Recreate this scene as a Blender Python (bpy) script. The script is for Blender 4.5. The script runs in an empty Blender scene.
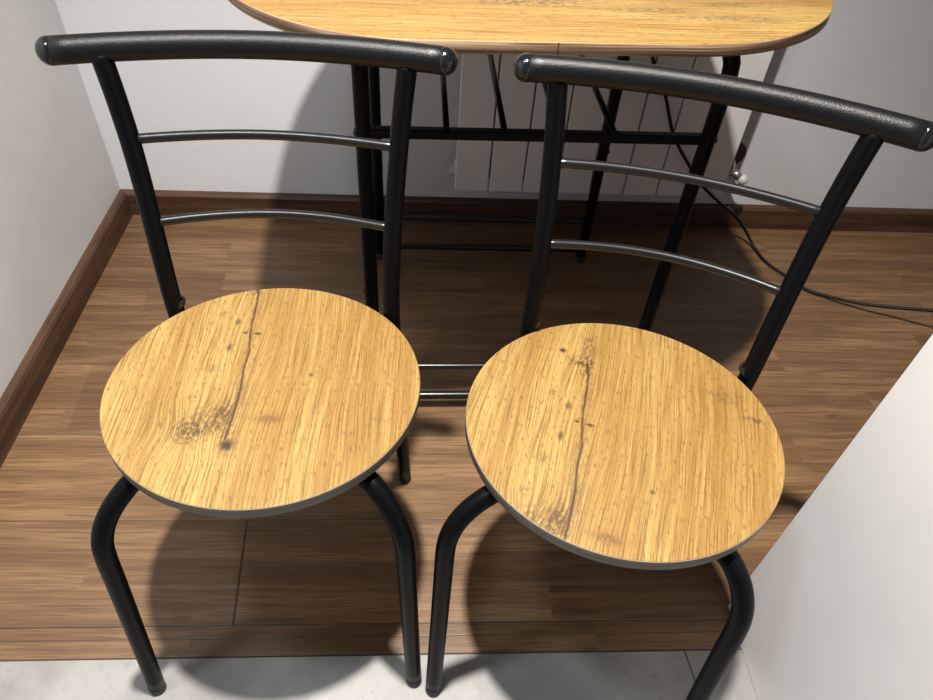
import bpy, bmesh, math
from mathutils import Vector, Matrix

S = bpy.context.scene
COL = S.collection
PI = math.pi

# ------------------------------------------------------------------ node helper
class NT:
    """Tiny expression builder on a shader node tree."""
    def __init__(s, name):
        s.m = bpy.data.materials.new(name); s.m.use_nodes = True
        s.t = s.m.node_tree; s.n = s.t.nodes; s.b = s.n['Principled BSDF']
        s.tc = s.n.new('ShaderNodeTexCoord')
    def put(s, sock, v):
        if isinstance(v, bpy.types.NodeSocket): s.t.links.new(v, sock)
        elif isinstance(v, (tuple, list)):
            sock.default_value = (*v, 1.0) if len(v) == 3 and len(sock.default_value) == 4 else v
        else: sock.default_value = v
    def math(s, op, a, b=None, c=None, clamp=False):
        n = s.n.new('ShaderNodeMath'); n.operation = op; n.use_clamp = clamp
        s.put(n.inputs[0], a)
        if b is not None: s.put(n.inputs[1], b)
        if c is not None: s.put(n.inputs[2], c)
        return n.outputs[0]
    def add(s, a, b): return s.math('ADD', a, b)
    def sub(s, a, b): return s.math('SUBTRACT', a, b)
    def mul(s, a, b): return s.math('MULTIPLY', a, b)
    def xyz(s, v):
        n = s.n.new('ShaderNodeSeparateXYZ'); s.put(n.inputs[0], v); return n.outputs
    def vec(s, x, y, z=0.0):
        n = s.n.new('ShaderNodeCombineXYZ')
        for i, q in enumerate((x, y, z)): s.put(n.inputs[i], q)
        return n.outputs[0]
    def noise(s, v, scale=1.0, detail=3.0, rough=0.55, dist=0.0):
        n = s.n.new('ShaderNodeTexNoise'); s.put(n.inputs['Vector'], v)
        n.inputs['Scale'].default_value = scale; n.inputs['Detail'].default_value = detail
        n.inputs['Roughness'].default_value = rough; n.inputs['Distortion'].default_value = dist
        return n.outputs[0]
    def white(s, v):
        n = s.n.new('ShaderNodeTexWhiteNoise'); s.put(n.inputs['Vector'], v); return n.outputs['Value']
    def step(s, v, a, b, lo=0.0, hi=1.0):
        n = s.n.new('ShaderNodeMapRange'); n.interpolation_type = 'SMOOTHSTEP'
        s.put(n.inputs[0], v); s.put(n.inputs[1], a); s.put(n.inputs[2], b)
        s.put(n.inputs[3], lo); s.put(n.inputs[4], hi)
        return n.outputs[0]
    def mix(s, f, a, b, mode='MIX'):
        n = s.n.new('ShaderNodeMix'); n.data_type = 'RGBA'; n.blend_type = mode
        s.put(n.inputs[0], f); s.put(n.inputs[6], a); s.put(n.inputs[7], b)
        return n.outputs[2]
    def bump(s, h, strength=0.3, dist=0.001):
        n = s.n.new('ShaderNodeBump'); n.inputs['Strength'].default_value = strength
        n.inputs['Distance'].default_value = dist; s.put(n.inputs['Height'], h)
        s.t.links.new(n.outputs[0], s.b.inputs['Normal'])
    def done(s, color=None, rough=None, **kw):
        if color is not None: s.put(s.b.inputs['Base Color'], color)
        if rough is not None: s.put(s.b.inputs['Roughness'], rough)
        for k, v in kw.items(): s.put(s.b.inputs[k.replace('_', ' ')], v)
        return s.m

# ------------------------------------------------------------------ materials
ALB = .62
def lo(col, k=1.0): return tuple(q * ALB * k for q in col)
def oak(name, off=(0, 0), along_x=False, marks=True, gain=1.0):
    """Golden rustic oak decor: fibres, flecks, a long crack and knots."""
    m = NT(name)
    o = m.xyz(m.tc.outputs['Object'])
    x, y = (o[1], o[0]) if along_x else (o[0], o[1])
    u = m.add(x, off[0]); v = m.add(y, off[1])
    warp = m.noise(m.vec(m.mul(u, 8.0), m.mul(v, 2.6)), 1.0, 2, .45)
    # cathedral swirl right of centre
    du = m.mul(m.sub(u, .12), 9.0); dv = m.mul(m.sub(v, .1), 5.0)
    sw = m.math('SQRT', m.add(m.mul(du, du), m.mul(dv, dv)))
    swm = m.step(sw, .9, .1)
    w2 = m.noise(m.vec(m.mul(u, 30.0), m.mul(v, 25.0)), 1.0, 2, .5)
    uw = m.add(u, m.mul(m.sub(warp, .5), .036))
    uw = m.add(uw, m.mul(m.mul(m.sub(w2, .5), swm), .007))
    kx = m.add(u, .068); ky = m.add(v, .077)          # fibres bend round the large knot
    kr = m.math('SQRT', m.add(m.mul(kx, kx), m.mul(ky, ky)))
    if marks:
        uw = m.add(uw, m.mul(m.step(kr, .060, .0), m.mul(m.step(kx, -.02, .02, -1, 1), .010)))
    fib = m.noise(m.vec(m.mul(uw, 620.0), m.mul(v, 9.0)), 1.0, 3, .65)
    ring = m.noise(m.vec(m.mul(uw, 230.0), m.mul(v, 4.0), 3.1), 1.0, 3, .6)
    mid = m.noise(m.vec(m.mul(uw, 38.0), m.mul(v, 2.2), 7.7), 1.0, 3, .55)
    broad = m.noise(m.vec(m.mul(u, 11.0), m.mul(v, 1.6), 1.7), 1.0, 2, .5)
    fleck = m.noise(m.vec(m.mul(m.add(uw, m.mul(v, .25)), 190.0), m.mul(v, 85.0), 5.0), 1.0, 2, .5)
    c = m.mix(m.step(broad, .40, .60), (.47, .25, .066), (.66, .415, .145))
    blot = m.noise(m.vec(m.mul(uw, 26.0), m.mul(v, 9.0), 13.0), 1.0, 4, .65)
    c = m.mix(m.step(blot, .52, .70, 0, .45), c, (.40, .21, .06))
    c = m.mix(m.step(mid, .35, .7, 0, .55), c, (.72, .47, .18))
    c = m.mix(m.step(ring, .54, .36, 0, .42), c, (.34, .165, .042))
    c = m.mix(m.step(fib, .53, .36, 0, .85), c, (.27, .125, .034))
    c = m.mix(m.step(fib, .56, .72, 0, .45), c, (.80, .57, .26))
    c = m.mix(m.mul(m.step(fleck, .60, .70, 0, .50), m.step(swm, 0.0, .6, .55, 1.0)), c, (.36, .19, .06))
    dark = (.082, .036, .022)
    n1 = m.noise(m.vec(m.mul(u, 60.0), m.mul(v, 22.0), 9.0), 1.0, 4, .65)
    n2 = m.noise(m.vec(m.mul(u, 240.0), m.mul(v, 120.0), 4.0), 1.0, 4, .7)
    if marks:
        # long crack
        xc = m.sub(-.0275, m.add(m.mul(v, .03), m.mul(m.mul(v, v), .25)))
        d = m.math('ABSOLUTE', m.sub(m.add(u, m.mul(m.sub(m.noise(m.vec(m.mul(v, 16.0), 3.0), 1.0, 3, .5), .5), .011)), xc))
        ends = m.mul(m.step(v, -.115, -.09), m.step(v, .21, .17))
        mend = m.step(m.noise(m.vec(m.mul(v, 26.0), 0.0, 2.0), 1.0, 2, .5), .30, .5, .35, 1.0)
        crack = m.mul(m.mul(m.step(d, .0023, .0004), ends), mend)
        halo = m.mul(m.step(d, .016, .0), ends)
        c = m.mix(m.mul(m.mul(halo, m.step(n2, .42, .6)), .40), c, (.20, .12, .07))
        c = m.mix(m.mul(crack, .9), c, dark)
        rg = m.math('SINE', m.add(m.mul(kr, 900.0), m.mul(n1, 9.0)))
        c = m.mix(m.mul(m.mul(m.step(kr, .026, .006), m.step(rg, -.2, .9)), .55), c, dark)
        fl = m.mul(m.mul(m.step(m.math('ABSOLUTE', m.sub(u, -.030)), .020, .0), m.step(v, -.085, -.05)), m.step(v, .015, -.03))
        c = m.mix(m.mul(m.mul(fl, m.step(m.noise(m.vec(m.mul(uw, 330.0), m.mul(v, 26.0), 6.0), 1.0, 3, .6), .45, .62)), .6), c, dark)
        def blob(px, py, rx, ry, amt, col=dark, lo=.40, hi=.58):
            nonlocal c
            a = m.math('DIVIDE', m.sub(u, px), rx); b = m.math('DIVIDE', m.sub(v, py), ry)
            r = m.math('SQRT', m.add(m.mul(a, a), m.mul(b, b)))
            k = m.mul(m.mul(m.step(r, 1.15, .25), m.step(n2, lo, hi)), amt)
            c = m.mix(k, c, col)
        for b in ((-.068, -.077, .024, .026, .75), (-.056, -.058, .030, .030, .45), (-.036, -.058, .016, .034, .65),
                  (-.024, -.097, .0075, .0095, 1.0, dark, .2, .4), (-.024, -.097, .014, .018, .5),
                  (.012, -.060, .016, .007, .8), (.016, -.058, .034, .012, .38, (.36, .16, .05), .2, .5),
                  (-.024, .082, .006, .003, .95, dark, .1, .3), (-.039, .083, .004, .003, .9, dark, .1, .3),
                  (-.053, .056, .004, .009, .8, dark, .2, .4), (-.052, .104, .005, .008, .75, dark, .3, .5),
                  (-.072, .118, .008, .010, .55), (-.066, .020, .009, .010, .5),
                  (-.074, .197, .0055, .0055, 1.0, dark, .1, .3), (-.052, .184, .020, .012, .75),
                  (-.040, .176, .010, .022, .85), (-.044, .215, .012, .035, .6),
                  (.156, .150, .018, .006, .75), (.118, .178, .03, .018, .35), (.05, .01, .004, .004, .7, dark, .2, .4),
                  (.006, -.10, .006, .006, .5), (-.075, -.03, .008, .01, .5)):
            blob(*b)
    else:
        for (px, py, rx, ry, amt) in ((-.195, -.02, .020, .10, 1.0), (-.215, .12, .012, .07, .9), (-.24, .22, .012, .12, .7), (-.236, -.035, .004, .005, .9),
                                      (-.19, .24, .014, .10, .6), (-.150, -.12, .010, .12, .6), (-.262, -.03, .004, .05, .5),
                                      (-.14, .10, .016, .10, .7), (-.1, -.22, .01, .1, .6), (.05, .1, .02, .1, .6)):
            a = m.math('DIVIDE', m.sub(x, px), rx); b = m.math('DIVIDE', m.sub(y, py), ry)
            r = m.math('SQRT', m.add(m.mul(a, a), m.mul(b, b)))
            c = m.mix(m.mul(m.mul(m.step(r, 1.2, .2), m.step(n2, .42, .62)), amt), c, (.14, .085, .05))
    # small dark pores everywhere
    pore = m.noise(m.vec(m.mul(m.add(uw, m.mul(v, .12)), 480.0), m.mul(v, 95.0), 11.0), 1.0, 1, .4)
    c = m.mix(m.step(pore, .61, .70, 0, .62), c, (.22, .11, .04))
    c = m.mix(1.0, c, (ALB * .72, ALB * .75, ALB * .67), 'MULTIPLY')
    m.bump(m.add(fib, m.mul(fleck, .4)), .18, .0006)
    return m.done(c, .46, Specular_IOR_Level=.38)

def edge_mat(name, base, stripe, ax_scale=(6, 6, 700), seam=None):
    m = NT(name); o = m.xyz(m.tc.outputs['Object'])
    n = m.noise(m.vec(m.mul(o[0], ax_scale[0]), m.mul(o[1], ax_scale[1]), m.mul(o[2], ax_scale[2])), 1.0, 2, .5)
    c = m.mix(m.step(n, .40, .60), lo(base, 1.15), lo(stripe, 1.15))
    if seam is not None:      # butt joint of the edge band
        g = m.mul(m.step(m.math('ABSOLUTE', m.sub(o[0], seam)), .0012, .0006), m.math('LESS_THAN', o[1], 0.0))
        c = m.mix(m.mul(g, .85), c, (.03, .018, .01))
    return m.done(c, .5)

def plain(name, col, rough=.5, metal=0.0, bump=None, spec=.5):
    m = NT(name)
    o = m.tc.outputs['Object']
    n = m.noise(o, 14.0, 3)
    c = m.mix(m.step(n, .3, .7), tuple(q * .985 for q in col), tuple(min(1, q * 1.015) for q in col))
    if bump: m.bump(m.noise(o, bump[0], 2, .5), bump[1], bump[2])
    return m.done(c, rough, Metallic=metal, Specular_IOR_Level=spec)

SEAT_OAK = [oak('rustic_oak_left', (0, 0)), oak('rustic_oak_right', (.01, .098))]
TABLE_OAK = oak('rustic_oak_table', (.31, .37), along_x=True, marks=False)
SEAT_EDGE = edge_mat('seat_edge_band', (.15, .125, .105), (.20, .17, .14), (8, 8, 260))
TABLE_EDGE = edge_mat('table_edge_band', (.20, .115, .068), (.56, .38, .24), (5, 5, 330), seam=-.0105)
STEEL = plain('black_powder_coat', (.0020, .0022, .0029), .38, bump=(900, .2, .0004), spec=.09)
RAILM = plain('black_textured_coat', (.0035, .0035, .004), .36, bump=(760, .55, .0006), spec=.28)
RUNGM = plain('black_satin_tube', (.007, .0068, .0066), .26, bump=(900, .15, .0003), spec=.42)
CAPM = plain('black_glossy_plastic', (.005, .0055, .007), .14)
BOLTM = plain('black_bolt', (.006, .006, .008), .2)
FOOTM = plain('black_rubber', (.012, .012, .012), .6)
WHITE = plain('white_lacquer', lo((.92, .91, .905)), .34)
RADM = plain('radiator_enamel', lo((.96, .93, .90)), .38)
CHROME = plain('valve_chrome', (.42, .40, .38), .3, metal=.9)
KNOBM = plain('white_plastic', lo((.72, .70, .66)), .4)
HOLEM = plain('wall_hole_brown', (.05, .035, .025), .7)  # dark brown drawn for the depth of the wall hole
CABLEM = plain('cable_rubber', (.004, .004, .0045), .5, spec=.2)
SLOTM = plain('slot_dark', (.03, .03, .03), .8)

def wall_mat(name, col, mott=.08):
    m = NT(name); o = m.tc.outputs['Object']
    n = m.noise(o, 3.2, 5, .6); n3 = m.noise(o, 22.0, 4, .6)
    c = m.mix(m.step(n, .3, .7), tuple(q * (1 - mott) for q in col), tuple(q * (1 + mott * .5) for q in col))
    c = m.mix(m.step(n3, .62, .80, 0, .25), c, tuple(min(1, q * 1.1) for q in col))
    m.bump(m.add(n, m.mul(n3, .35)), .30, .004)
    return m.done(c, .62, Specular_IOR_Level=.25)
WALL = wall_mat('painted_plaster', lo((.90, .905, .915)), .04)
WALL_L = wall_mat('painted_plaster_brushed', lo((.84, .835, .82)), .08)
CEIL = wall_mat('ceiling_paint', lo((.62, .62, .62)), .02)

def laminate(name='brown_laminate'):
    m = NT(name); o = m.xyz(m.tc.outputs['Object']); x, y = o[0], o[1]
    PW = .185; y0 = .047
    row = m.math('FLOOR', m.math('DIVIDE', m.sub(y, y0), PW))
    fy = m.math('FRACT', m.math('DIVIDE', m.sub(y, y0), PW))
    # joints: row 0 (front) breaks at x=.475, the others staggered
    xo = m.sub(x, m.add(.478, m.mul(row, .431)))
    xo = m.sub(xo, m.mul(m.sub(y, .14), -.06))
    L = 1.22
    colm = m.math('FLOOR', m.math('DIVIDE', xo, L)); fx = m.math('FRACT', m.math('DIVIDE', xo, L))
    # three strips per board
    strip = m.math('FLOOR', m.math('DIVIDE', m.sub(y, y0 - .001), .0617))
    sx = m.math('FLOOR', m.math('DIVIDE', m.add(x, m.mul(m.white(m.vec(strip, 5.0)), 2.0)), .62))
    tone = m.white(m.vec(strip, sx, 2.0))
    btone = m.white(m.vec(row, colm, 1.0))
    off = m.mul(tone, 9.0)
    wp = m.noise(m.vec(m.mul(x, 3.2), m.mul(y, 16.0), off), 1.0, 3, .55)
    yw = m.add(y, m.mul(m.sub(wp, .5), .018))
    fib = m.noise(m.vec(m.mul(x, 12.0), m.mul(yw, 420.0), off), 1.0, 3, .6)
    ring = m.noise(m.vec(m.mul(x, 3.6), m.mul(yw, 120.0), off), 1.0, 4, .6)
    mid = m.noise(m.vec(m.mul(x, 2.0), m.mul(yw, 26.0), off), 1.0, 3, .55)
    c = m.mix(m.step(mid, .34, .66), (.185, .104, .056), (.30, .178, .100))
    c = m.mix(m.step(ring, .53, .36, 0, .62), c, (.15, .078, .042))
    c = m.mix(m.step(ring, .58, .75, 0, .35), c, (.34, .21, .125))
    c = m.mix(m.step(fib, .52, .36, 0, .62), c, (.11, .055, .030))
    kn = m.noise(m.vec(m.mul(x, 9.0), m.mul(y, 26.0), 4.0), 1.0, 2, .5)
    c = m.mix(m.step(kn, .70, .80, 0, .6), c, (.06, .03, .018))
    g = m.add(.80, m.add(m.mul(tone, .13), m.mul(btone, .20)))
    g = m.mul(g, ALB)
    c = m.mix(1.0, c, m.vec(g, m.mul(g, .97), m.mul(g, .84)), 'MULTIPLY')
    dy = m.mul(m.math('MINIMUM', fy, m.sub(1.0, fy)), PW)
    dx = m.mul(m.math('MINIMUM', fx, m.sub(1.0, fx)), L)
    front = m.math('COMPARE', row, 0.0, .4)                       # the open joint of the first board
    jw = m.math('MULTIPLY_ADD', front, .0009, .0002)
    gr = m.math('MAXIMUM', m.mul(m.step(dy, .0013, .0004), m.step(row, 1.5, .5, .35, .9)), m.mul(m.step(m.sub(dx, jw), .0010, .0002), front))
    gr = m.mul(gr, m.step(y, .040, .046, 0, 1))
    y2 = m.math('ABSOLUTE', m.sub(y, .027))
    gr = m.math('MAXIMUM', gr, m.mul(m.step(y2, .0014, .0004), .55))
    c = m.mix(m.mul(gr, .92), c, (.014, .009, .007))
    m.bump(m.sub(m.mul(m.add(fib, ring), .25), gr), .35, .0012)
    return m.done(c, m.step(mid, .3, .7, .40, .52), Specular_IOR_Level=.4)
LAM = laminate()

def skirting(name, along):
    m = NT(name); o = m.xyz(m.tc.outputs['Object'])
    a, b = (o[0], o[1]) if along == 'x' else (o[1], o[0])
    n = m.noise(m.vec(m.mul(a, 4.0), m.mul(m.add(b, o[2]), 150.0)), 1.0, 4, .6)
    k = m.noise(m.vec(m.mul(a, 2.0), m.mul(m.add(b, o[2]), 40.0), 3.0), 1.0, 3, .6)
    c = m.mix(m.step(k, .35, .65), (.040, .019, .0095), (.078, .040, .021))
    c = m.mix(m.step(n, .52, .36, 0, .6), c, (.030, .014, .008))
    m.bump(n, .2, .0008)
    return m.done(c, .45, Specular_IOR_Level=.4)
SK_X, SK_Y = skirting('walnut_skirting', 'x'), skirting('walnut_skirting_side', 'y')

def tile():
    m = NT('grey_stone_tile'); ob = m.tc.outputs['Object']; o = m.xyz(ob)
    n = m.noise(ob, 5.0, 5, .6); n2 = m.noise(ob, 60.0, 4, .65); n4 = m.noise(ob, 330.0, 2, .6)
    c = m.mix(m.step(n, .35, .68), (.36, .35, .33), (.56, .55, .52))
    c = m.mix(m.step(n2, .52, .72, 0, .5), c, (.34, .34, .31))
    c = m.mix(m.step(n4, .58, .72, 0, .25), c, (.34, .33, .31))
    st = m.noise(m.vec(m.mul(o[0], 14.0), m.mul(o[1], 22.0), 2.0), 1.0, 4, .7)
    c = m.mix(m.step(st, .66, .80, 0, .45), c, (.24, .21, .18))
    fx = m.math('FRACT', m.math('DIVIDE', m.sub(m.add(x_ := o[0], m.mul(o[1], .09)), 1.178), 1.20))
    fy = m.math('FRACT', m.math('DIVIDE', m.add(o[1], .012), .60))
    dx = m.mul(m.math('MINIMUM', fx, m.sub(1.0, fx)), 1.20)
    g = m.step(dx, .0022, .0010)
    c = m.mix(m.mul(g, .9), c, (.06, .055, .05))
    c = m.mix(1.0, c, (ALB * .74, ALB * .74, ALB * .74), 'MULTIPLY')
    m.bump(m.sub(m.add(m.mul(n4, .3), m.mul(n2, .5)), g), .25, .0012)
    return m.done(c, .5)
TILE = tile()

# ------------------------------------------------------------------ mesh helpers
def link(name, bm, mats, parent=None, smooth=False):
    bmesh.ops.recalc_face_normals(bm, faces=bm.faces)
    me = bpy.data.meshes.new(name); bm.to_mesh(me); bm.free()
    if not isinstance(mats, (list, tuple)): mats = [mats]
    for q in mats: me.materials.append(q)
    if smooth:
        for p in me.polygons: p.use_smooth = True
    o = bpy.data.objects.new(name, me); COL.objects.link(o)
    if parent is not None: o.parent = parent
    return o

def thing(name, label, cat, loc=(0, 0, 0), rz=0.0, group=None):
    o = bpy.data.objects.new(name, None); COL.objects.link(o)
    o.location = loc; o.rotation_euler = (0, 0, rz); o.empty_display_size = .1
    tag(o, label, cat, group); return o
def tag(o, label, cat, group=None):
    o['label'] = label; o['category'] = cat
    if group: o['group'] = group
    return o
def struct(o): o['kind'] = 'structure'; return o

def box(bm, lo, hi, bevel=0.0, seg=2):
    r = bmesh.ops.create_cube(bm, size=1.0)
    for v in r['verts']:
        v.co = Vector([lo[i] + (v.co[i] + .5) * (hi[i] - lo[i]) for i in range(3)])
    if bevel:
        ed = list({e for v in r['verts'] for e in v.link_edges})
        bmesh.ops.bevel(bm, geom=ed, offset=bevel, segments=seg, affect='EDGES', profile=.5)

def spline(pts, n=10):
    P = [Vector(p) for p in pts]
    if len(P) < 3: return [P[0].lerp(P[1], i / n) for i in range(n + 1)]
    out = []
    Q = [P[0] * 2 - P[1]] + P + [P[-1] * 2 - P[-2]]
    for i in range(1, len(Q) - 2):
        p0, p1, p2, p3 = Q[i - 1:i + 3]
        t0 = 0; t1 = t0 + max((p1 - p0).length, 1e-6) ** .5; t2 = t1 + max((p2 - p1).length, 1e-6) ** .5
        t3 = t2 + max((p3 - p2).length, 1e-6) ** .5
        for k in range(n):
            t = t1 + (t2 - t1) * k / n
            a1 = p0 * ((t1 - t) / (t1 - t0)) + p1 * ((t - t0) / (t1 - t0))
            a2 = p1 * ((t2 - t) / (t2 - t1)) + p2 * ((t - t1) / (t2 - t1))
            a3 = p2 * ((t3 - t) / (t3 - t2)) + p3 * ((t - t2) / (t3 - t2))
            b1 = a1 * ((t2 - t) / (t2 - t0)) + a2 * ((t - t0) / (t2 - t0))
            b2 = a2 * ((t3 - t) / (t3 - t1)) + a3 * ((t - t1) / (t3 - t1))
            out.append(b1 * ((t2 - t) / (t2 - t1)) + b2 * ((t - t1) / (t2 - t1)))
    out.append(P[-1]); return out

def tube(bm, path, r, seg=20, cap=True, round_end=0.0):
    path = [Vector(p) for p in path]
    T = []
    for i in range(len(path)):
        d = path[min(i + 1, len(path) - 1)] - path[max(i - 1, 0)]; T.append(d.normalized())
    up = Vector((0, 0, 1)) if abs(T[0].z) < .9 else Vector((0, 1, 0))
    nrm = (up - T[0] * up.dot(T[0])).normalized(); rings = []
    for i, p in enumerate(path):
        if i:
            nrm = (nrm - T[i] * nrm.dot(T[i])).normalized()
        bi = T[i].cross(nrm)
        rr = r[i] if isinstance(r, (list, tuple)) else r
        rings.append([bm.verts.new(p + (nrm * math.cos(a) + bi * math.sin(a)) * rr)
                      for a in (2 * PI * k / seg for k in range(seg))])
    for a, b in zip(rings, rings[1:]):
        for k in range(seg): bm.faces.new((a[k], a[(k + 1) % seg], b[(k + 1) % seg], b[k]))
    if cap:
        for rg, d, t in ((rings[0], -1, T[0]), (rings[-1], 1, T[-1])):
            c = sum((v.co for v in rg), Vector()) / seg
            rad = (rg[0].co - c).length; prev = rg
            for fr, dz in ((.94, .035), (.80, .06)):
                cur = [bm.verts.new(c + (v.co - c) * fr + t * d * rad * dz) for v in rg]
                for k in range(seg): bm.faces.new((prev[k], prev[(k + 1) % seg], cur[(k + 1) % seg], cur[k]))
                prev = cur
            bm.faces.new(prev)

def tube_obj(name, pts, r, mat, parent, n=8, seg=20, raw=False):
    bm = bmesh.new(); tube(bm, pts if raw else spline(pts, n), r, seg)
    return link(name, bm, mat, parent, True)

def ball(bm, c, r, sc=(1, 1, 1), u=20, v=14):
    g = bmesh.ops.create_uvsphere(bm, u_segments=u, v_segments=v, radius=1)
    for q in g['verts']: q.co = Vector((c[0] + q.co.x * r * sc[0], c[1] + q.co.y * r * sc[1], c[2] + q.co.z * r * sc[2]))

def dome(bm, c, d, r, length, seg=20, steps=6):
    """Rounded plug whose flat side sits at c, pointing along d."""
    c, d = Vector(c), Vector(d).normalized()
    path = [c - d * .002]; rad = [r]
    for k in range(steps + 1):
        a = PI / 2 * k / steps
        path.append(c + d * length * math.sin(a)); rad.append(max(r * math.cos(a), r * .04))
    tube(bm, path, rad, seg, True)

# ------------------------------------------------------------------ chairs
TILT = -.0438
SEAT_T = .0155
def disc_seat(bm, SEAT_R):
    """Round panel: top face, thin rounded arris, edge band; tilt applied in local y."""
    N = 96; prof = [(-.0012, 0), (-.0003, -.0006), (0, -.0018), (0, -SEAT_T + .0010), (-.001, -SEAT_T)]
    rings = []
    for dr, z in prof:
        rings.append([bm.verts.new(((SEAT_R + dr) * math.cos(2 * PI * k / N), (SEAT_R + dr) * math.sin(2 * PI * k / N), z)) for k in range(N)])
    bm.faces.new(rings[0])
    for i, (a, b) in enumerate(zip(rings, rings[1:])):
        for k in range(N):
            f = bm.faces.new((a[k], b[k], b[(k + 1) % N], a[(k + 1) % N]))
            f.material_index = 0 if i == 0 else (2 if i == 1 else 1); f.smooth = True
    f = bm.faces.new(list(reversed(rings[-1]))); f.material_index = 1
LIGHT_ARRIS = plain('edge_arris_pale', lo((.62, .50, .34)), .5)

def make_chair(loc, rz, label, oak_mat, feet, bend, group, seat, rail, lean):
    t = thing('dining_chair', label, 'chair', loc, rz, group)
    bm = bmesh.new(); disc_seat(bm, seat[2])
    s = link('seat', bm, [oak_mat, SEAT_EDGE, LIGHT_ARRIS], t)
    s.location = (seat[0], seat[1], .46); s.rotation_euler = (seat[4], -seat[3], 0)
    # backrest: thick top rail, bowed back
    ends = (.191, .172, .757); mid = (.0, .198, .757)
    def bow(x0, y0, ym, z, k=12, ov=1.0):
        return [Vector((x0 * q, ym + (y0 - ym) * abs(q) ** 1.9, z)) for q in [(-1 + 2 * i / k) for i in range(k + 1)]]
    def slide(p): return Vector((p[0] + lean * (p[2] - .46) / .3, p[1], p[2]))
    xl, dl, xr, dr = rail
    rp = [Vector((xl + (xr - xl) * i / 24, .1995 - .0285 * abs(-1 + i / 12) ** 1.9, .757 + (dl + (dr - dl) * i / 24)))
          for i in range(25)]
    top = tube_obj('top_rail', rp, .0137, RAILM, t, raw=True, seg=28)
    for a, b in ((rp[0], rp[2]), (rp[-1], rp[-3])):
        bm = bmesh.new(); dome(bm, a, a - b, .0139, .0128, 24)
        link('end_cap', bm, CAPM, top, True)
    for y0, ym, z, x0 in ((.167, .187, .664, .1455), (.1445, .170, .572, .1395)):
        tube_obj('backrest_rung', [slide(q) for q in bow(x0, y0, ym, z, 20)], .0055, RUNGM, t, raw=True, seg=16)
    for i, sx in enumerate((-1, 1)):
        x = lambda q: sx * q
        pts = [(x(.1545), .1785, .7500), (x(.1500), .1735, .709), (x(.1460), .167, .664), (x(.1425), .157, .618),
               (x(.1395), .1455, .572), (x(.1375), .1355, .520), (x(.1370), .1300, .463), (x(.138), .1325, .41),
               (x(.140), .140, .33), (x(.1508), .1835, .006)]
        pts = [slide(q) if q[2] > .47 else q for q in pts]
        rl = tube_obj('rear_leg', pts, .0108, STEEL, t)
        tube_obj('foot_cap', [(x(.1505), .1825, .014), (x(.151), .1850, .0006)], .0109, FOOTM, rl, n=2)
        # hex bolt and bracket that hold the seat frame
        bm = bmesh.new(); tube(bm, [(x(.131), .1335, .4615), (x(.1285), .124, .4645)], .0052, 6)
        link('bolt', bm, BOLTM, rl)
        bm = bmesh.new(); tube(bm, [(x(.1325), .138, .460), (x(.131), .1335, .4615)], .0078, 20)
        link('washer', bm, BOLTM, rl)
        fx, fy = feet[i]; bx, by, bz = bend[i]
        d = (Vector((fx, fy, 0)) - Vector((bx, by, bz))).normalized()
        B = Vector((bx, by, bz))
        E = B + d * .075
        p0 = Vector((x(.106), -.100, .4325)); p1 = Vector((x(.124), -.117, .4295))
        K = B + Vector((x(.0055), -.003, .0135))
        d = (Vector((fx, fy, 0)) - K).normalized(); E = K + d * .062
        pts = [Vector((x(.105), .085, .4275)), Vector((x(.100), .0, .4290)), Vector((x(.098), -.070, .4325)), p0, p1] + [
               p1 * (1 - q) ** 2 + K * (2 * q * (1 - q)) + E * q * q for q in (.17, .34, .5, .66, .83)] + [
               E, E + d * .06, Vector((fx, fy, .006)) - d * .004]
        fl = tube_obj('front_leg', pts, .0112, STEEL, t, n=10, seg=24)
        tube_obj('foot_cap', [Vector((fx, fy, .014)) , Vector((fx, fy, .0006))], .0113, FOOTM, fl, n=2)
    tube_obj('seat_support', [(-.137, .128, .4285), (-.09, .100, .4290), (0, .090, .4290), (.09, .100, .4290), (.137, .128, .4285)], .008, STEEL, t)
    tube_obj('seat_support', [(-.106, -.075, .4345), (0, -.066, .4350), (.106, -.075, .4345)], .008, STEEL, t)
    return t

make_chair((.5899, .1326, 0), -.0048,
           'black metal chair with round oak seat, the one nearer the left wall', SEAT_OAK[0],
           ((-.1935, -.177), (.172, -.1705)), ((-.1565, -.149, .391), (.1535, -.146, .392)), 'dining chairs by the table', (-.001, .0007, .1764, .0017, -.0444), (-.1965, -.0028, .1965, .0020), .0032)
make_chair((.9955, .072, 0), -.3163,
           'black metal chair with round oak seat, turned, beside the white cabinet panel', SEAT_OAK[1],
           ((-.1575, -.182), (.175, -.179)), ((-.1565, -.143, .394), (.149, -.138, .395)), 'dining chairs by the table', (-.0043, .0006, .1757, .012, -.048), (-.189, .0022, .192, 0), -.0012)

# ------------------------------------------------------------------ table
TH, HW, HD, RC, ZT, TT = .0594, .4185, .322, .2666, .7536, .0148
TC = (.9268 - math.sin(TH) * HD, .3806 + math.cos(TH) * HD)
SEAM = -.0105
tab = thing('dining_table', 'oak topped table with rounded corners and black tube legs, against back wall', 'table', (TC[0], TC[1], 0), 0)
def outline(n=24):
    P = []
    for cx, cy, a0 in ((HW - RC, HD - RC, 0), (-(HW - RC), HD - RC, PI / 2), (-(HW - RC), -(HD - RC), PI), (HW - RC, -(HD - RC), 1.5 * PI)):
        for k in range(n + 1):
            a = a0 + PI / 2 * k / n; P.append((cx + RC * math.cos(a), cy + RC * math.sin(a)))
    return P
bm = bmesh.new(); PO = outline(32)
def ring(ins, z):
    out = []
    for k, p in enumerate(PO):
        a, b = Vector(PO[k - 1]), Vector(PO[(k + 1) % len(PO)]); d = (b - a).normalized()
        out.append(bm.verts.new((p[0] - d.y * ins, p[1] + d.x * ins, z)))
    return out
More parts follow.
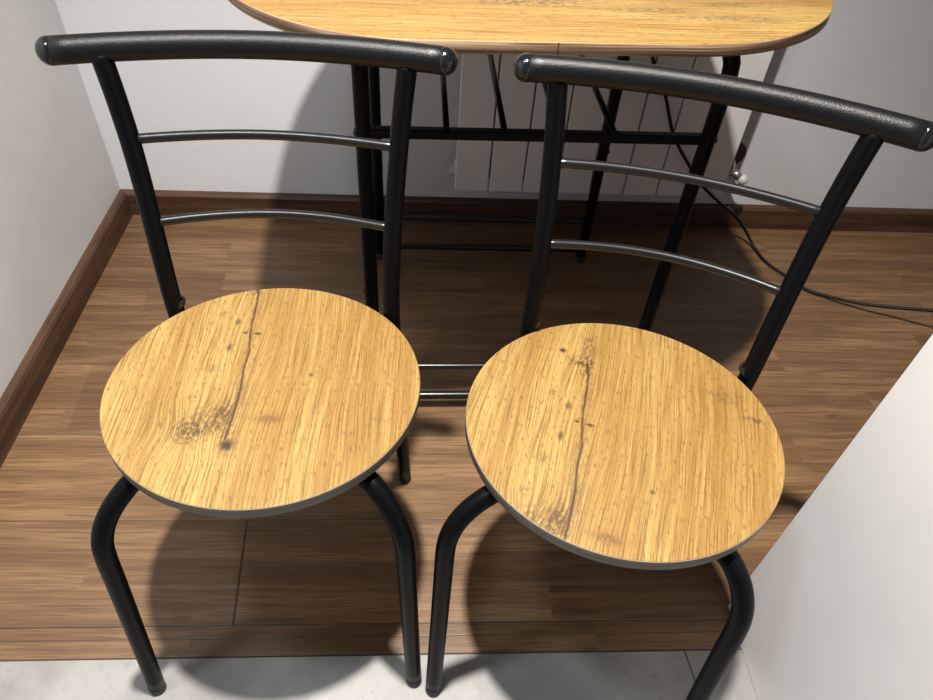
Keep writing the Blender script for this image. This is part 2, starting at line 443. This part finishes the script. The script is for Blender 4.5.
rs = [ring(.0012, ZT), ring(.0003, ZT - .0006), ring(0, ZT - .0018), ring(0, ZT - TT + .001), ring(.001, ZT - TT)]
bm.faces.new(rs[0])
for i, (a, b) in enumerate(zip(rs, rs[1:])):
    for k in range(len(PO)):
        f = bm.faces.new((a[k], b[k], b[(k + 1) % len(PO)], a[(k + 1) % len(PO)])); f.material_index = 0 if i == 0 else 1; f.smooth = True
f = bm.faces.new(list(reversed(rs[-1]))); f.material_index = 1
tt = link('tabletop', bm, [TABLE_OAK, TABLE_EDGE], tab); tt.rotation_euler = (0, 0, TH)
def fp(x, y, z): return Vector((x - TC[0], y - TC[1], z))
TOPZ = ZT - TT - .0115
for (xl, yl, xr, yr) in ((.6835, .491, 1.1765, .500), (.669, .986, 1.173, .988)):
    for X, Y, sx in ((xl, yl, -1), (xr, yr, 1)):
        pts = [fp(X - sx * .068, Y, TOPZ)]
        for k in range(7):
            a = PI / 2 * k / 6; pts.append(fp(X - sx * .05 * (1 - math.sin(a)), Y, TOPZ - .05 + .05 * math.cos(a)))
        pts += [fp(X, Y, .5), fp(X, Y, .25), fp(X, Y, .008)]
        lg = tube_obj('table_leg', pts, .0112, STEEL, tab, raw=True)
        tube_obj('foot_cap', [fp(X, Y, .014), fp(X, Y, .0006)], .0118, FOOTM, lg, n=2)
        for zb in (.583, .30):
            bm = bmesh.new(); dome(bm, fp(X + sx * .0102, Y, zb), (sx, 0, 0), .006, .004, 12)
            link('bolt', bm, BOLTM, lg)
    tube_obj('top_bar', [fp(xl + .067, yl, TOPZ), fp(xr - .067, yr, TOPZ)], .0112, STEEL, tab)
    bm = bmesh.new(); box(bm, (xl, -.007, .5765), (xr, .007, .5905), .002)
    for v in bm.verts:
        f = (v.co.x - xl) / (xr - xl); v.co.y += yl + (yr - yl) * f; v.co.x -= TC[0]; v.co.y -= TC[1]
    link('rack_bar', bm, STEEL, tab)
    tube_obj('lower_bar', [fp(xl, yl, .116), fp(xr, yr, .116)], .0062, RUNGM, tab)
    tube_obj('bottom_bar', [fp(xl, yl, .034), fp(xr, yr, .034)], .0085, RUNGM, tab)
for x in (.799, .880, .958, 1.036):
    tube_obj('rack_rod', [fp(x, .4905, .592), fp(x - .004, .990, .592)], .0046, STEEL, tab, n=3, seg=14)

# ------------------------------------------------------------------ radiator
D = 1.1627
rad = thing('radiator', 'white sectional radiator hung on the wall behind the table', 'radiator', (1.18, D - .05, .12))
rw, ry0, ry1, rz0, rz1 = .0835, -.052, .022, .026, .60
X0 = .848 - 1.18
for k in range(8):
    xa = X0 + rw * k; bm = bmesh.new()
    box(bm, (xa + .0016, ry0, rz0), (xa + rw - .0016, ry0 + .012, rz1), .0030, 3)
    box(bm, (xa + rw * .40, ry0 + .011, rz0 + .02), (xa + rw * .60, ry1, rz1 - .02), .004)
    for zc in (rz0 + .035, rz1 - .035):
        box(bm, (xa, ry0 + .018, zc - .018), (xa + rw, ry1 - .012, zc + .018), .004)
    link('radiator_section', bm, RADM, rad)
bm = bmesh.new(); box(bm, (X0 + .004, ry0 + .0135, rz0 + .03), (X0 + 8 * rw - .004, ry0 + .0155, rz1 - .02))  # added dark sheet, stands in for the shade inside the slits
link('slit_shade_sheet', bm, SLOTM, rad)
for px in (X0 + .12, X0 + 8 * rw - .12):
    bm = bmesh.new(); box(bm, (px - .012, ry1 - .003, .30), (px + .012, .0495, .34), .002)
    link('wall_bracket', bm, RADM, rad)
# left air plug
bm = bmesh.new(); cz = rz0 + .036
tube(bm, [(X0 + .004, -.018, cz), (X0 - .006, -.018, cz)], .015, 8); tube(bm, [(X0 - .006, -.018, cz), (X0 - .013, -.018, cz)], .0115, 20)
link('end_plug', bm, KNOBM, rad, False)
# right valve with cap and pipe into the wall
XR = X0 + 8 * rw
bm = bmesh.new()
tube(bm, [(XR - .004, -.014, cz + .012), (XR + .010, -.014, cz + .012)], .013, 6)
tube(bm, [(XR + .008, -.014, cz + .012), (XR + .036, -.012, cz + .012)], .0085, 16)
tube(bm, spline([(XR + .024, -.013, cz + .012), (XR + .030, .01, cz + .020), (XR + .038, .0495, cz + .026)]), .0075, 16)
tube(bm, [(XR + .030, -.014, cz + .012), (XR + .046, -.021, cz + .003)], .0095, 16)
vv = link('valve', bm, CHROME, rad, True)
bm = bmesh.new(); ball(bm, (XR + .052, -.024, cz + .000), .0135)
link('valve_cap', bm, KNOBM, vv, True)
bm = bmesh.new(); tube(bm, [(XR + .042, .0500, cz + .030), (XR + .042, .0460, cz + .030)], .031, 24)  # flat disc on the wall, dark colour stands in for the hole's shade
link('wall_hole_disc', bm, HOLEM, vv, True)

# ------------------------------------------------------------------ cable
pts = [(1.12, 1.00, .7315), (1.185, 1.035, .660), (1.235, 1.046, .545), (1.2515, 1.046, .483), (1.297, 1.046, .410), (1.343, 1.046, .316),
       (1.402, 1.048, .240), (1.460, 1.052, .178), (1.520, 1.058, .130), (1.575, 1.070, .088), (1.618, 1.072, .045), (1.645, 1.045, .012), (1.660, .990, .0045),
       (1.692, .933, .0035), (1.722, .877, .0065), (1.766, .845, .011), (1.826, .804, .024),
       (1.890, .768, .043), (1.935, .735, .066), (2.03, .69, .10), (2.20, .66, .17), (2.42, .66, .26), (2.598, .68, .30)]
c = tube_obj('power_cable', pts, .0038, CABLEM, None, n=8, seg=10)
tag(c, 'thin black power cable hanging behind the table and trailing over the floor to the right', 'cable')

# ------------------------------------------------------------------ white cabinet
cb = thing('kitchen_cabinet', 'tall plain white cabinet panel in the right foreground, beside the turned chair', 'cabinet', (1.569, -.232, 0))
bm = bmesh.new(); box(bm, (-.300, -.598, 0), (-.282, .301, .86), .0008); link('side_panel', bm, WHITE, cb)
bm = bmesh.new(); box(bm, (-.281, -.58, .0), (.30, .300, .86), .001); link('carcass', bm, WHITE, cb)
bm = bmesh.new(); box(bm, (-.31, -.60, .861), (.31, .31, .899), .002); link('worktop', bm, TABLE_OAK, cb)
for k in (0, 1):
    bm = bmesh.new(); box(bm, (-.278 + .289 * k, .3015, .10), (.009 + .289 * k, .3185, .855), .001)
    d = link('cabinet_door', bm, WHITE, cb)
    if k == 0: d.name = 'cabinet_door'
    bm = bmesh.new(); hx = -.01 + .04 * k; tube(bm, spline([(hx, .318, .70), (hx, .34, .71), (hx, .34, .79), (hx, .318, .80)]), .005, 10)
    link('handle', bm, CHROME, d, True)

# ------------------------------------------------------------------ room
XR_, YF, ZC = 2.60, -2.0, 2.45
def slab(name, lo, hi, mat, bev=0):
    bm = bmesh.new(); box(bm, lo, hi, bev); return struct(link(name, bm, mat))
slab('floor', (0, 0, -.05), (XR_, D, 0), LAM)
slab('floor', (0, YF, -.05), (XR_, -.0022, -.0006), TILE)
slab('trim_1', (0, -.0022, -.05), (XR_, 0, -.0012), SLOTM)
slab('wall_left', (-.10, YF, 0), (0, D + .1, ZC), WALL_L)
slab('wall_back', (0, D, 0), (XR_ + .1, D + .10, ZC), WALL)
slab('wall_right', (XR_, YF, 0), (XR_ + .10, D, ZC), WALL)
slab('ceiling', (-.10, YF, ZC), (XR_ + .1, D + .1, ZC + .08), CEIL)
BH, BT = .0650, .0189
def skirt(name, path_axis, a0, a1, mat):
    prof = [(0, 0), (BT, 0), (BT, BH - .007), (BT - .0035, BH - .0015), (BT - .007, BH), (0, BH)]
    bm = bmesh.new(); rings = []
    for e, a in enumerate((a0, a1)):
        r = []
        for d, z in prof:
            if path_axis == 'x': r.append(bm.verts.new((a + (d if e == 0 else 0), D - d, z)))
            else: r.append(bm.verts.new((d, a - (d if e == 1 else 0), z)))
        rings.append(r)
    n = len(prof)
    for k in range(n): bm.faces.new((rings[0][k], rings[0][(k + 1) % n], rings[1][(k + 1) % n], rings[1][k]))
    bm.faces.new(rings[0]); bm.faces.new(list(reversed(rings[1])))
    return struct(link(name, bm, mat))
skirt('baseboard_back', 'x', 0, XR_, SK_X)
skirt('baseboard_left', 'y', YF, D, SK_Y)

# ------------------------------------------------------------------ light
def spot(loc, energy, color, soft, cone):
    ld = bpy.data.lights.new('ceiling_spot', 'SPOT'); ld.energy = energy; ld.shadow_soft_size = soft
    ld.color = color; ld.spot_size = math.radians(cone); ld.spot_blend = 1.0
    o = bpy.data.objects.new('ceiling_spot', ld); COL.objects.link(o); o.location = loc
spot((.722, .045, 2.25), 440, (1.0, .945, .875), .034, 108)
spot((.20, -.16, 2.28), 60, (.82, .91, 1.0), .10, 150)
w = bpy.data.worlds.new('room_air'); S.world = w; w.use_nodes = True
w.node_tree.nodes['Background'].inputs[0].default_value = (.62, .78, 1.0, 1)
w.node_tree.nodes['Background'].inputs[1].default_value = .24

# ------------------------------------------------------------------ camera
cd = bpy.data.cameras.new('camera'); cam = bpy.data.objects.new('camera', cd); COL.objects.link(cam)
F_PX, PX, PY = 682.2, 457.7, 368.59
cd.sensor_fit = 'HORIZONTAL'; cd.sensor_width = 36; cd.lens = F_PX * 36 / 933
cd.shift_x = (466.5 - PX) / 933; cd.shift_y = (PY - 350) / 933
cd.clip_start = .02
R = Vector((0.9981690983714783, -0.034646046882686514, 0.04957925465023406))
U = Vector((-0.00946938395030577, 0.7200733300619998, 0.693833359028682))
Fw = Vector((0.05973928208366551, 0.6930325033999668, -0.7184268699090418))
M = Matrix((R, U, -Fw)).transposed().to_4x4(); M.translation = Vector((.7612, -.4064, 1.0421))
cam.matrix_world = M; S.camera = cam

S.view_settings.view_transform = 'Standard'; S.view_settings.look = 'None'
S.view_settings.exposure = 0.0; S.view_settings.gamma = 1.0; S.view_settings.use_curve_mapping = False
